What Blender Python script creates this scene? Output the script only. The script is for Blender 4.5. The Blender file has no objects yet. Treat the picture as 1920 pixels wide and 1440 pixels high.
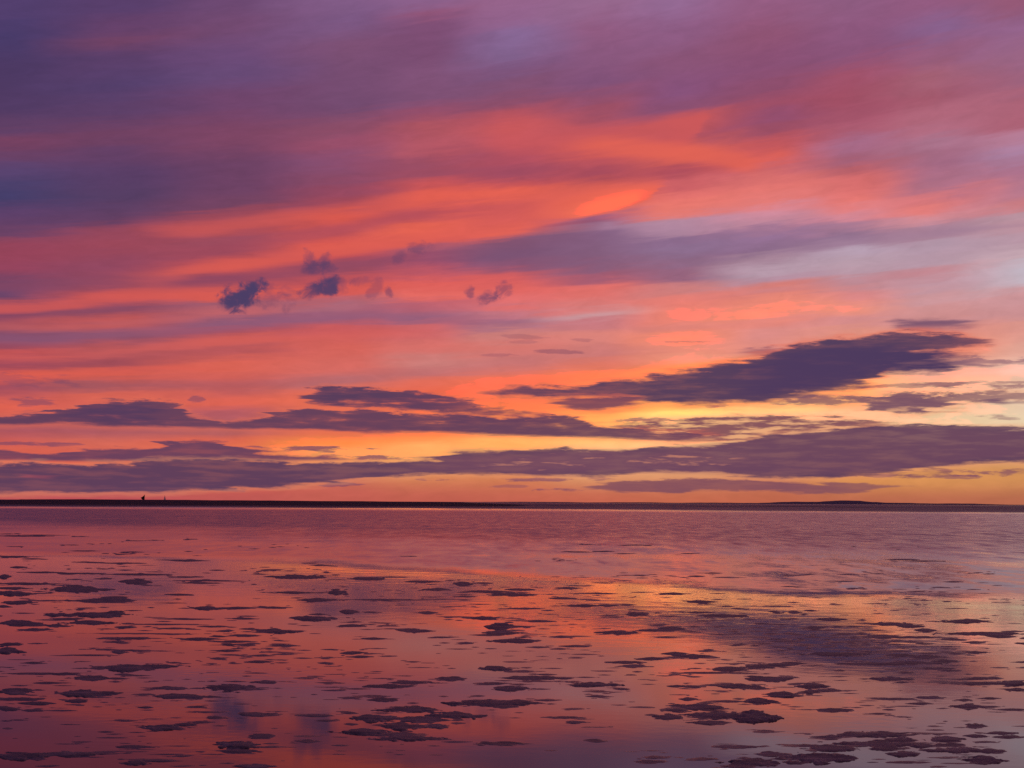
import bpy, math, random
import numpy as np

# ------------------------------------------------------------------ camera
FPX = 2400.0                 # focal length in photograph pixels (1920 wide)
HC = 2.2                     # eye height above the water, metres
ROLL = math.atan(0.0052)
PITCH = math.atan(222.0 / FPX)
scene = bpy.context.scene
col = scene.collection

cam_d = bpy.data.cameras.new("camera")
cam = bpy.data.objects.new("camera", cam_d)
col.objects.link(cam)
cam_d.sensor_width = 36.0
cam_d.lens = 36.0 * FPX / 1920.0
cam_d.clip_start = 0.05
cam_d.clip_end = 120000.0
cam.location = (0, 0, HC)
cam.rotation_mode = 'XYZ'
from mathutils import Matrix
_m = Matrix.Rotation(math.pi / 2 + PITCH, 3, 'X') @ Matrix.Rotation(ROLL, 3, 'Z')
cam.rotation_euler = _m.to_euler('XYZ')
scene.camera = cam
CM = np.array(_m)

def ray(px, py):
    d = CM @ np.array([(px - 960) / FPX, (720 - py) / FPX, -1.0])
    return d / np.linalg.norm(d)

def sky_aq(px, py):
    """azimuth / height above the horizon of a sky direction, scaled by FPX"""
    d = ray(px, py)
    return math.atan2(d[0], d[1]) * FPX, d[2] / math.hypot(d[0], d[1]) * FPX

def ground_ts(px, py):
    """bearing x/y and depression h/y of a ground point, scaled by FPX"""
    d = ray(px, py)
    return d[0] / d[1] * FPX, -d[2] / d[1] * FPX

def lin(c):
    return tuple((v / 255 / 12.92) if v / 255 <= 0.04045 else ((v / 255 + 0.055) / 1.055) ** 2.4 for v in c)

# ------------------------------------------------------------------ exposure
vs = scene.view_settings
scene.display_settings.display_device = 'sRGB'
vs.view_transform = 'Standard'
vs.look = 'None'
vs.exposure = 0.0
vs.gamma = 1.0
vs.use_curve_mapping = False
scene.cycles.use_denoising = False
scene.cycles.max_bounces = 5
scene.cycles.glossy_bounces = 4

# ------------------------------------------------------------------ sun: just set, behind the far shore
SUN_AZ = math.atan2(ray(1270, 900)[0], ray(1270, 900)[1])
SUN_EL = math.radians(-1.0)
sun_d = bpy.data.lights.new("sun", 'SUN')
sun_d.energy = 0.6
sun_d.angle = math.radians(0.5)
sun_d.color = (1.0, 0.62, 0.36)
sun = bpy.data.objects.new("sun", sun_d)
col.objects.link(sun)
sun.rotation_euler = (math.pi / 2 - SUN_EL, 0, math.pi - SUN_AZ)

# ------------------------------------------------------------------ sky
world = bpy.data.worlds.new("World")
scene.world = world
world.use_nodes = True
NT = world.node_tree
NT.nodes.clear()

class NB:
    """small helper that writes shader nodes"""
    def __init__(s, nt):
        s.nt = nt
    def new(s, t):
        return s.nt.nodes.new(t)
    def put(s, sock, v):
        if hasattr(v, 'is_output'):
            s.nt.links.new(v, sock)
        elif isinstance(v, (tuple, list)) and len(v) == 3 and sock.type == 'RGBA':
            sock.default_value = (*v, 1)
        else:
            sock.default_value = v
    def m(s, op, a, b=None, c=None, clamp=False):
        n = s.new('ShaderNodeMath'); n.operation = op; n.use_clamp = clamp
        for i, v in enumerate((a, b, c)):
            if v is not None:
                s.put(n.inputs[i], v)
        return n.outputs[0]
    def sstep(s, v, lo, hi, a=0.0, b=1.0):
        n = s.new('ShaderNodeMapRange'); n.interpolation_type = 'SMOOTHSTEP'
        for i, x in enumerate((v, lo, hi, a, b)):
            s.put(n.inputs[i], x)
        return n.outputs[0]
    def lstep(s, v, lo, hi, a=0.0, b=1.0):
        n = s.new('ShaderNodeMapRange')
        for i, x in enumerate((v, lo, hi, a, b)):
            s.put(n.inputs[i], x)
        return n.outputs[0]
    def mix(s, f, a, b, blend='MIX'):
        n = s.new('ShaderNodeMix'); n.data_type = 'RGBA'; n.blend_type = blend; n.clamp_factor = True
        s.put(n.inputs[0], f); s.put(n.inputs[6], a); s.put(n.inputs[7], b)
        return n.outputs[2]
    def comb(s, x, y, z=0.0):
        n = s.new('ShaderNodeCombineXYZ')
        for i, v in enumerate((x, y, z)):
            s.put(n.inputs[i], v)
        return n.outputs[0]
    def noise(s, vec, scale=1.0, detail=3.0, rough=0.5, dist=0.0):
        n = s.new('ShaderNodeTexNoise'); n.noise_dimensions = '3D'
        s.put(n.inputs['Vector'], vec)
        n.inputs['Scale'].default_value = scale
        n.inputs['Detail'].default_value = detail
        n.inputs['Roughness'].default_value = rough
        n.inputs['Distortion'].default_value = dist
        return n.outputs[0]
    def ramp(s, v, stops, interp='EASE'):
        n = s.new('ShaderNodeValToRGB'); r = n.color_ramp; r.interpolation = interp
        while len(r.elements) > 1:
            r.elements.remove(r.elements[-1])
        for i, (p, c) in enumerate(stops):
            e = r.elements[0] if i == 0 else r.elements.new(p)
            e.position = p; e.color = (*c, 1)
        s.put(n.inputs[0], v)
        return n.outputs[0]
    def curve(s, v, pts):
        n = s.new('ShaderNodeFloatCurve')
        cm = n.mapping; cm.extend = 'HORIZONTAL'; cm.use_clip = False; c = cm.curves[0]
        pts = sorted(pts)
        pts = [(pts[0][0] - 0.03, pts[0][1])] + pts + [(pts[-1][0] + 0.03, pts[-1][1])]      # flat run-outs
        c.points[0].location = pts[0]; c.points[1].location = pts[-1]
        for p in pts[1:-1]:
            c.points.new(*p)
        for p in c.points:
            p.handle_type = 'AUTO_CLAMPED'
        cm.update()
        s.put(n.inputs['Value'], v)
        return n.outputs[0]

B = NB(NT)
tc = B.new('ShaderNodeTexCoord')
sep = B.new('ShaderNodeSeparateXYZ')
NT.links.new(tc.outputs['Generated'], sep.inputs[0])
dx, dy, dz = sep.outputs
hyp = B.m('MAXIMUM', B.m('SQRT', B.m('ADD', B.m('MULTIPLY', dx, dx), B.m('MULTIPLY', dy, dy))), 0.02)
A = B.m('MULTIPLY', B.m('ARCTAN2', dx, dy), FPX)
Q = B.m('MULTIPLY', B.m('DIVIDE', dz, hyp), FPX)
# fan of cloud streets running to a vanishing point far off to the left
LF = 5400.0
def fan(a, q):
    return q * LF / max(LF + a + 60, 2200.0)
QF = B.m('DIVIDE', B.m('MULTIPLY', Q, LF), B.m('MAXIMUM', B.m('ADD', A, LF + 60), 2200.0))
# noises: broad warp, cloud-street streaks, ragged stratus edge, cumulus edge
n_warp = B.m('SUBTRACT', B.noise(B.comb(B.m('MULTIPLY', A, 1 / 210), B.m('MULTIPLY', QF, 1 / 70), 3.1), 1, 3, 0.5), 0.5)
n_str = B.m('SUBTRACT', B.noise(B.comb(B.m('MULTIPLY', A, 1 / 330), B.m('MULTIPLY', QF, 1 / 26), 8.7), 1, 4, 0.55, 0.3), 0.5)
n_edge = B.m('SUBTRACT', B.noise(B.comb(B.m('MULTIPLY', A, 1 / 62), B.m('MULTIPLY', Q, 1 / 10), 1.3), 1, 6, 0.62, 0.2), 0.5)
n_cum = B.m('SUBTRACT', B.noise(B.comb(B.m('MULTIPLY', A, 1 / 30), B.m('MULTIPLY', Q, 1 / 24), 5.5), 1, 6, 0.6, 0.4), 0.5)

QMAX = 1040.0
COLUMNS = {
 0: [(0,(82,60,108)),(65,(72,56,104)),(130,(76,54,98)),(200,(80,55,98)),(240,(95,60,100)),(270,(118,62,95)),(290,(105,62,100)),(320,(88,64,110)),(350,(72,60,106)),(370,(66,58,104)),(400,(92,60,104)),(435,(105,62,100)),(455,(145,66,92)),(475,(150,64,88)),(500,(150,65,92)),(530,(115,65,100)),(555,(108,66,105)),(572,(175,78,90)),(590,(135,68,98)),(610,(165,78,92)),(632,(125,72,105)),(650,(150,72,95)),(665,(195,82,85)),(685,(160,72,90)),(705,(225,92,78)),(725,(165,78,95)),(765,(225,98,82)),(800,(170,85,98)),(845,(215,95,80)),(868,(225,95,80)),(925,(195,85,88))],
 213: [(0,(88,60,106)),(50,(100,62,104)),(75,(112,64,100)),(110,(90,60,104)),(160,(84,60,106)),(210,(92,60,102)),(250,(112,62,96)),(290,(98,60,100)),(330,(88,58,100)),(370,(84,58,98)),(410,(98,60,98)),(435,(150,68,90)),(460,(155,68,88)),(500,(145,68,95)),(530,(150,70,92)),(555,(200,82,82)),(580,(140,72,98)),(605,(190,85,88)),(630,(140,78,105)),(655,(185,85,90)),(685,(160,74,88)),(700,(210,90,80)),(725,(165,85,95)),(740,(215,98,85)),(810,(175,90,98)),(830,(215,105,90)),(868,(220,95,78)),(925,(190,82,88))],
 427: [(0,(108,70,112)),(50,(115,72,112)),(100,(108,72,118)),(140,(104,72,118)),(190,(112,66,106)),(260,(125,66,98)),(310,(108,62,98)),(350,(108,62,98)),(385,(115,64,96)),(405,(155,70,88)),(430,(175,75,85)),(455,(155,72,92)),(470,(150,68,90)),(500,(205,82,80)),(525,(145,68,92)),(550,(215,88,80)),(565,(160,88,108)),(585,(185,95,105)),(605,(140,85,115)),(620,(165,80,100)),(640,(205,90,85)),(660,(185,85,90)),(685,(220,98,85)),(705,(210,95,88)),(725,(185,90,95)),(755,(225,100,85)),(775,(180,90,100)),(810,(180,95,98)),(825,(220,100,82)),(845,(235,115,80)),(866,(235,115,70)),(925,(200,95,88))],
 640: [(0,(132,92,136)),(40,(124,86,130)),(90,(125,78,115)),(150,(118,74,112)),(200,(115,72,110)),(240,(138,74,102)),(270,(152,76,104)),(300,(135,76,112)),(330,(138,72,102)),(360,(150,70,95)),(385,(160,70,88)),(405,(215,85,75)),(430,(190,78,85)),(455,(220,88,78)),(480,(200,78,82)),(500,(150,72,95)),(525,(190,80,88)),(545,(215,88,82)),(570,(170,100,118)),(595,(155,90,118)),(615,(200,88,92)),(650,(215,98,90)),(690,(215,105,98)),(715,(185,105,110)),(735,(230,108,85)),(810,(235,115,80)),(830,(248,142,74)),(850,(243,160,94)),(900,(205,110,90)),(925,(200,98,85))],
 800: [(0,(140,95,138)),(25,(145,84,120)),(50,(126,76,115)),(100,(122,74,112)),(140,(128,80,118)),(180,(126,78,115)),(210,(148,76,105)),(240,(175,82,95)),(270,(180,85,100)),(300,(155,75,98)),(325,(160,75,95)),(345,(200,82,85)),(370,(232,95,78)),(400,(190,78,87)),(425,(230,97,80)),(450,(214,88,84)),(470,(165,85,108)),(490,(150,75,105)),(510,(190,85,100)),(530,(225,95,90)),(555,(230,105,98)),(570,(185,95,112)),(595,(155,95,122)),(615,(205,100,105)),(650,(215,110,105)),(680,(205,125,122)),(700,(195,110,112)),(715,(228,108,90)),(740,(235,100,75)),(815,(248,138,76)),(838,(249,176,102)),(900,(219,128,86))],
 960: [(0,(150,98,138)),(30,(148,98,140)),(70,(136,102,148)),(105,(130,96,140)),(130,(126,84,125)),(165,(130,78,112)),(190,(140,76,105)),(215,(178,80,94)),(240,(202,87,92)),(270,(194,83,93)),(295,(178,77,94)),(325,(165,72,92)),(345,(198,82,86)),(360,(228,95,80)),(385,(200,83,87)),(412,(208,87,87)),(435,(226,96,84)),(452,(132,82,112)),(475,(124,82,118)),(495,(148,84,114)),(515,(215,92,92)),(545,(228,102,98)),(575,(225,112,112)),(590,(195,115,128)),(605,(165,105,128)),(625,(205,125,122)),(650,(215,118,112)),(680,(200,115,115)),(715,(245,115,85)),(765,(245,125,80)),(825,(252,180,100)),(845,(250,188,118)),(900,(221,134,88))],
 1120: [(0,(152,104,142)),(60,(145,90,128)),(110,(138,86,125)),(150,(130,80,120)),(180,(142,78,110)),(215,(160,78,100)),(250,(190,83,92)),(275,(220,94,83)),(300,(186,80,90)),(325,(166,72,90)),(345,(196,84,84)),(370,(226,98,82)),(395,(226,102,86)),(410,(160,90,120)),(425,(165,120,148)),(445,(138,100,134)),(475,(136,98,130)),(500,(140,94,124)),(520,(165,90,112)),(545,(225,110,105)),(570,(218,120,118)),(590,(205,150,155)),(605,(200,120,128)),(630,(220,130,122)),(660,(205,120,118)),(685,(225,118,100)),(705,(250,130,85)),(765,(250,148,82)),(785,(253,178,95)),(825,(253,198,120)),(845,(250,196,132)),(900,(224,142,88))],
 1280: [(0,(150,105,148)),(60,(142,90,130)),(110,(138,82,118)),(170,(136,80,122)),(200,(140,78,112)),(225,(190,84,90)),(250,(186,82,90)),(280,(220,96,86)),(300,(212,92,86)),(320,(175,75,90)),(345,(205,95,100)),(365,(228,112,108)),(390,(235,120,108)),(410,(180,135,158)),(430,(172,130,155)),(445,(140,105,140)),(465,(140,108,142)),(490,(142,102,132)),(520,(150,98,125)),(540,(205,125,125)),(560,(232,125,115)),(590,(240,130,112)),(610,(225,130,120)),(635,(250,140,110)),(655,(235,140,120)),(670,(240,150,125)),(690,(255,150,90)),(760,(255,186,98)),(772,(255,222,124)),(790,(252,206,138)),(830,(250,198,138)),(900,(226,148,88))],
 1440: [(0,(150,92,130)),(60,(144,82,115)),(120,(138,78,115)),(160,(142,76,108)),(195,(158,76,100)),(225,(148,76,108)),(250,(155,76,100)),(275,(195,85,90)),(300,(220,95,88)),(318,(205,100,105)),(335,(218,110,108)),(355,(230,118,112)),(378,(228,122,118)),(395,(210,140,158)),(415,(195,135,155)),(430,(160,115,145)),(445,(150,112,148)),(465,(140,105,138)),(485,(165,130,150)),(505,(185,155,172)),(525,(180,140,158)),(545,(215,125,120)),(565,(235,135,118)),(585,(245,142,115)),(605,(230,135,125)),(625,(222,140,135)),(650,(225,140,130)),(690,(250,150,100)),(750,(252,190,112)),(770,(253,208,134)),(785,(249,200,144)),(900,(227,148,86))],
 1600: [(0,(145,92,130)),(60,(142,86,125)),(100,(138,82,120)),(140,(162,80,105)),(180,(160,76,98)),(215,(165,82,105)),(245,(172,90,112)),(270,(168,105,135)),(300,(165,95,118)),(320,(185,95,105)),(345,(215,108,108)),(375,(232,120,115)),(390,(225,130,135)),(405,(215,135,148)),(420,(170,120,145)),(440,(145,110,140)),(455,(165,130,155)),(470,(185,160,180)),(490,(185,155,170)),(510,(185,150,165)),(530,(190,135,145)),(555,(220,135,135)),(580,(240,145,125)),(600,(215,140,140)),(620,(225,145,130)),(700,(252,175,125)),(720,(250,185,110)),(745,(250,174,108)),(780,(247,198,150)),(895,(222,147,86)),(938,(190,108,80))],
 1760: [(0,(148,90,128)),(60,(138,96,140)),(100,(150,92,125)),(140,(165,95,115)),(180,(165,88,108)),(215,(178,102,122)),(245,(178,108,130)),(265,(172,115,140)),(285,(165,105,130)),(310,(165,105,132)),(345,(175,110,132)),(365,(215,118,122)),(385,(230,125,122)),(405,(210,140,150)),(420,(175,130,150)),(440,(170,130,150)),(460,(180,150,168)),(490,(185,152,168)),(505,(195,135,145)),(530,(195,150,162)),(555,(205,150,155)),(580,(210,145,145)),(600,(205,140,140)),(620,(225,140,125)),(660,(240,150,125)),(700,(248,178,150)),(720,(246,186,146)),(760,(243,192,150)),(790,(240,206,162)),(895,(220,148,88)),(938,(188,108,80))],
 1920: [(0,(150,88,118)),(50,(148,98,138)),(100,(155,100,132)),(150,(158,98,125)),(190,(172,98,118)),(230,(175,98,118)),(250,(185,125,150)),(285,(172,128,160)),(320,(172,112,138)),(360,(185,120,140)),(385,(205,125,132)),(410,(185,145,158)),(430,(190,145,158)),(455,(185,150,165)),(480,(200,170,180)),(500,(195,182,195)),(525,(195,180,192)),(550,(205,150,155)),(590,(205,145,148)),(620,(220,150,140)),(660,(225,165,150)),(690,(243,198,178)),(720,(238,192,164)),(760,(235,205,176)),(790,(232,208,174)),(890,(216,148,90)),(938,(185,108,80))],
}
HORIZON = {0:(192,85,88),213:(190,82,88),427:(195,90,86),640:(198,96,84),800:(198,98,82),960:(199,101,82),1120:(200,104,81),1280:(199,107,80),1440:(194,105,79),1600:(189,107,80),1760:(187,107,80),1920:(184,107,80)}
n_fing = B.m('SUBTRACT', B.noise(B.comb(B.m('MULTIPLY', A, 1 / 240), B.m('MULTIPLY', Q, 1 / 8), 4.8), 1, 3, 0.55), 0.5)
An = B.m('DIVIDE', B.m('ADD', B.m('MULTIPLY_ADD', n_fing, B.lstep(Q, 300, 420, 150.0, 40.0), A), 1500.0), 3000.0)
Aw = B.m('ADD', A, B.m('MULTIPLY', n_warp, 150.0))
Qw = B.m('ADD', QF, B.m('ADD', B.m('MULTIPLY', n_str, B.lstep(QF, 0, 400, 4.0, 26.0)), B.m('MULTIPLY', n_warp, B.lstep(QF, 60, 500, 0.0, 22.0))))
n_fib = B.m('SUBTRACT', B.noise(B.comb(B.m('MULTIPLY', A, 1 / 150), B.m('MULTIPLY', QF, 1 / 11), 2.2), 1, 5, 0.6, 0.4), 0.5)
Qn = B.m('DIVIDE', B.m('MULTIPLY_ADD', n_fib, B.lstep(QF, 40, 320, 2.0, 34.0), Qw), QMAX)

def apx(x):
    return sky_aq(x, 700)[0]
def npts(lst):
    return [((sky_aq(p[0], p[1])[0] + 1500) / 3000, min(max(sky_aq(p[0], p[1])[1] / QMAX, 0.0), 1.0)) for p in lst]

FEATURES = []          # (bounding box a0, a1, q0, q1, builder)
def band(top, bot, color, alpha, soft=(6, 6), amp=(10, 10), noise='edge', hole=0.0, rim=None):
    tp, bp = npts(top), npts(bot)
    if noise == 'edge':
        amp = (amp[0] * 1.7, amp[1] * 1.45); soft = (soft[0] * 1.6, soft[1] * 1.8)
    al = [((sky_aq(x, 800)[0] + 1500) / 3000, v) for x, v in alpha]
    a0 = al[0][0] * 3000 - 1500 if alpha[0][1] == 0 else -1e9
    a1 = al[-1][0] * 3000 - 1500 if alpha[-1][1] == 0 else 1e9
    m = 6 + max(soft) * 2.5 + 0.36 * max(amp)
    q0 = min(p[1] for p in bp) * QMAX - m; q1 = max(p[1] for p in tp) * QMAX + m
    def build(b, I, c):
        nz = I[noise]
        t = b.m('MULTIPLY', b.curve(I['An'], tp), QMAX)
        o = b.m('MULTIPLY', b.curve(I['An'], bp), QMAX)
        v1 = b.m('MULTIPLY', b.m('MULTIPLY_ADD', nz, amp[0], b.m('SUBTRACT', t, I['Q'])), 1.0 / soft[0])
        v2 = b.m('MULTIPLY', b.m('MULTIPLY_ADD', nz, amp[1], b.m('SUBTRACT', I['Q'], o)), 1.0 / soft[1])
        v = b.m('MINIMUM', v1, v2)
        alv = b.curve(I['An'], al)
        if rim is not None:
            c = b.mix(b.m('MULTIPLY', b.sstep(v, -1.7, 0.1), b.m('MULTIPLY', alv, rim[1])), c, rim[0])
        f = b.m('MULTIPLY', b.sstep(v, -0.5, 0.5), alv)
        if hole:
            f = b.m('MULTIPLY', f, b.sstep(I['hole'], -0.30 + hole * 0.3, -0.14 + hole * 0.3, 0.35 if hole < 0.5 else 0.1, 1.0))
        if noise == 'edge' and (q1 - q0) > 40:
            f = b.m('MULTIPLY', f, b.sstep(I['hole'], -0.22, 0.10, 0.86, 1.0))
        return b.mix(f, c, color)
    FEATURES.append((a0 - 100, a1 + 100, q0, q1, build))

def puff(x, y, w, h, color, alpha, amp=2.6, noise='cum', soft=0.5, tilt=0.0):
    a, q = sky_aq(x, y)
    k = 0.8
    def build(b, I, c):
        ux = b.m('MULTIPLY', b.m('SUBTRACT', I['A'], a), 2.0 / w)
        uy = b.m('MULTIPLY', b.m('SUBTRACT', I['Q'], q), 2.0 / h)
        if tilt:
            uy = b.m('MULTIPLY_ADD', ux, -tilt, uy)
        r = b.m('MULTIPLY_ADD', ux, ux, b.m('MULTIPLY', uy, uy))
        v = b.m('SUBTRACT', b.m('MULTIPLY', I[noise], amp), r)
        f = b.sstep(v, -1.0, -1.0 + soft * 1.6, 0.0, alpha)
        return b.mix(f, c, color)
    g = math.sqrt(1 + 0.33 * amp)
    FEATURES.append((a - w * k * g, a + w * k * g, q - h * k * g * (1 + abs(tilt)), q + h * k * g * (1 + abs(tilt)), build))

# --- high lit deck: the two flames and the mauve wedge below them
band([(820,464),(960,445),(1040,424),(1100,410),(1150,425),(1260,446)], [(820,490),(960,500),(1120,510),(1180,505),(1260,490)],
     lin((120,76,108)), [(760,0),(840,0.3),(960,0.45),(1080,0.42),(1130,0.25),(1170,0.05),(1230,0)], (16, 50), (40, 90), 'str')
band([(700,375),(860,362),(960,356),(1080,352),(1160,350),(1244,342)], [(700,480),(850,464),(960,441),(1040,418),(1100,406),(1150,396),(1200,380),(1230,364),(1250,346)],
     lin((236,100,80)), [(700,0),(850,0.10),(960,0.22),(1060,0.45),(1150,0.8),(1210,0.95),(1240,0.9),(1252,0)], (34, 8), (20, 6), 'warp')
band([(1060,392),(1130,372),(1180,360),(1220,356)], [(1060,410),(1130,398),(1180,384),(1220,366)],
     lin((252,118,82)), [(1040,0),(1130,0.7),(1190,0.7),(1225,0)], (22, 8), (10, 4), 'warp')
band([(840,240),(960,212),(1040,225),(1120,240),(1200,226),(1280,216),(1334,210)], [(840,280),(960,290),(1120,296),(1250,290),(1310,255),(1336,220)],
     lin((206,86,86)), [(840,0),(960,0.35),(1120,0.4),(1250,0.55),(1325,0.75),(1342,0)], (26, 30), (30, 30), 'str')
band([(960,258),(1100,262),(1240,266),(1340,276),(1420,292),(1480,306)], [(960,272),(1100,284),(1240,298),(1340,310),(1420,322),(1480,318)],
     lin((228,98,80)), [(960,0),(1100,0.4),(1240,0.7),(1400,0.65),(1470,0)], (26, 22), (34, 24), 'str')
# --- cloud streets sweeping up to the right
def street(pts_, th, color, alpha):
    xs = [p[0] for p in pts_]
    al = [(xs[0] - 90, 0), (xs[0] + 70, alpha), (xs[-1] - 110, alpha), (xs[-1] + 60, 0)]
    if xs[0] <= 0:
        al[0] = (-500, alpha)
    band([(x, y - th) for x, y in pts_], [(x, y + th) for x, y in pts_], lin(color), al, (th * 1.7, th * 1.5), (34, 30), 'str')
street([(250,522),(400,501),(600,476),(760,453),(880,430)], 11, (222,92,80), .55)
street([(0,578),(200,559),(400,546),(540,537)], 8, (214,88,82), .5)
street([(0,538),(200,527),(420,522),(620,497),(800,482)], 10, (140,68,96), .4)
street([(280,428),(560,402),(760,376),(900,358)], 12, (220,90,79), .42)
street([(300,470),(480,456),(640,432),(820,403)], 10, (166,72,90), .4)
street([(0,612),(300,600),(560,577)], 8, (196,96,100), .35)
street([(0,634),(300,622),(480,607),(700,594),(960,604)], 9, (146,88,118), .4)
street([(0,668),(400,640),(640,626),(820,622)], 8, (214,94,90), .4)
street([(0,708),(160,696),(400,688)], 7, (222,92,80), .5)
street([(620,300),(760,322),(900,325),(1060,318)], 12, (150,72,98), .35)
street([(1180,402),(1300,392),(1500,388),(1700,384)], 9, (226,118,112), .3)
street([(1480,462),(1650,447),(1800,432),(1960,418)], 8, (152,116,144), .4)
street([(1400,545),(1560,528),(1700,514),(1850,500)], 6, (196,132,142), .35)
# --- small dark cumulus
NAVY = lin((72,56,98))
for x, y, w, h, al, ti in [(440,566,60,34,.9,.2),(456,556,72,46,.95,.35),(470,544,50,46,.9,.5),(505,556,74,44,.36,-.2),(598,545,64,34,.8,.3),(612,535,44,34,.75,.3),(642,532,40,30,.42,0),(582,488,26,34,.5,-.3),(608,488,24,34,.55,.3),(596,500,60,26,.5,0),
                       (915,556,40,28,.62,.5),(942,541,44,28,.5,.3),(882,547,20,22,.55,0),(702,541,28,34,.35,.4),(731,548,16,18,.55,-.4),(752,480,30,26,.35,.3),(786,466,54,22,.42,.2),(676,530,40,20,.3,0),(535,545,36,20,.28,0)]:
    puff(x, y, w * 1.32, h * 1.32, NAVY, al, 3.4, 'cum', 0.62, ti)
# --- thin streaks of scud
SCUD = lin((120,70,98))
for x, y, w, h, al in [(975,631,100,5,.3),(975,641,46,4,.25),(1066,660,90,5,.5),(935,667,60,4,.35),(1090,638,40,4,.3),(60,712,130,14,.35),(120,720,70,7,.35),(368,746,26,8,.6),
                       (60,752,90,10,.6),(80,776,70,8,.5),(240,764,60,8,.4),(60,832,180,4,.7),(1720,722,220,5,.5),(1840,719,180,5,.5),(1800,728,90,5,.55),(1890,725,80,5,.65),
                       (560,840,190,5,.8),(600,846,60,3,.7),(680,858,170,5,.8),(820,899,60,5,.7),(1010,899,110,4,.8),(1040,918,80,3.5,.7),(1125,899,60,3.5,.6),(950,912,70,3,.4),
                       (640,909,70,5,.7),(430,917,70,6,.7),(1830,887,120,7,.7),(1760,893,160,5,.6),(1640,892,120,5,.6),(1880,783,70,6,.5),(1225,788,50,6,.6),(1190,786,60,5,.7),(1350,761,30,5,.45),(1335,763,24,4,.4),(1300,640,90,4,.3),(1480,650,120,4,.35),(1240,707,60,4,.5)]:
    puff(x, y, w * 1.2, h * 2.0, SCUD, al, 7.0, 'edge', 0.6)
# --- low dark stratocumulus, nearest the horizon last
VIO = lin((80,58,90)); NAV2 = lin((70,52,92)); DUSK = lin((88,60,90)); ROSE = lin((122,76,96))
RIM = lin((226,108,84)); RIMC = lin((232,150,110))
band([(1665,607),(1690,601),(1740,598),(1800,601),(1870,607)], [(1665,609),(1700,614),(1760,613),(1820,612),(1870,608)], lin((104,70,104)), [(1655,0),(1690,.85),(1800,.8),(1880,0)], (7, 7), (12, 14))
band([(1690,614),(1760,612),(1840,612)], [(1690,619),(1760,621),(1840,618)], lin((170,104,116)), [(1670,0),(1730,.6),(1800,.6),(1860,0)], (7, 7), (12, 12))
band([(1340,664),(1420,654),(1500,650),(1560,648)], [(1340,668),(1420,668),(1500,668),(1560,668)], lin((120,76,104)), [(1340,0),(1420,.6),(1540,.8),(1570,0)], (5, 6), (14, 10))
band([(890,736),(960,727),(1030,724),(1080,727),(1120,718),(1170,716),(1240,704),(1320,690),(1390,677),(1440,662),(1500,646),(1560,640),(1620,634),(1680,625),(1760,627),(1820,634),(1880,641)],
     [(890,738),(960,739),(1040,745),(1120,746),(1190,748),(1250,753),(1300,756),(1380,753),(1440,752),(1500,742),(1560,731),(1610,722),(1640,708),(1690,668),(1740,658),(1800,651),(1880,642)],
     VIO, [(880,0),(930,.75),(1050,.95),(1300,1),(1800,.95),(1850,.6),(1885,0)], (5, 7), (20, 22), 'edge', 0.0, (RIM, .55))
band([(1300,700),(1400,682),(1500,658),(1600,646),(1690,650),(1760,662),(1830,674),(1900,676)], [(1300,745),(1400,742),(1500,728),(1590,714),(1640,697),(1700,700),(1760,698),(1810,686),(1850,684),(1900,680)],
     NAV2, [(1290,0),(1420,.8),(1560,1),(1780,1),(1830,.8),(1870,.3),(1900,.0)], (14, 8), (16, 18))
band([(1800,676),(1850,670),(1880,674),(1900,670),(1940,672)], [(1800,682),(1850,687),(1880,682),(1905,684),(1940,680)], lin((132,92,112)), [(1800,0),(1830,.8),(1880,.65),(1940,.75),(2000,0)], (4, 4), (26, 14))
band([(1000,751),(1080,746),(1150,744),(1210,742)], [(1000,753),(1080,765),(1150,764),(1210,756)], lin((104,64,90)), [(1040,0),(1080,.9),(1180,.85),(1215,0)], (4, 5), (18, 18), 'edge', 0, (RIM, .6))
band([(1440,752),(1500,745),(1560,749),(1640,745),(1680,740),(1760,740),(1830,737),(1920,738),(2000,742)], [(1440,756),(1500,758),(1560,757),(1620,760),(1660,772),(1720,773),(1760,764),(1830,750),(1920,748),(2000,750)],
     lin((108,72,98)), [(1440,0),(1490,.8),(1560,.75),(1640,.95),(1740,.95),(1800,.75),(1920,.7),(2000,.5)], (4, 4), (32, 26), 'edge', 0.25, (RIMC, .5))
band([(1855,753),(1890,748),(1925,751)], [(1855,755),(1890,758),(1925,756)], lin((110,78,104)), [(1845,0),(1880,.9),(1925,.6)], (4, 3), (8, 4))
# broken tops 1150-1560
band([(1130,800),(1180,791),(1260,792),(1330,784),(1420,779),(1500,783),(1580,789),(1700,795)], [(1130,806),(1200,815),(1300,822),(1380,826),(1480,816),(1580,806),(1700,800)],
     lin((122,74,90)), [(1120,0),(1180,.75),(1240,.95),(1500,.95),(1620,.9),(1720,0)], (4, 4), (26, 16), 'edge', 0.62, (RIMC, .5))
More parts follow.
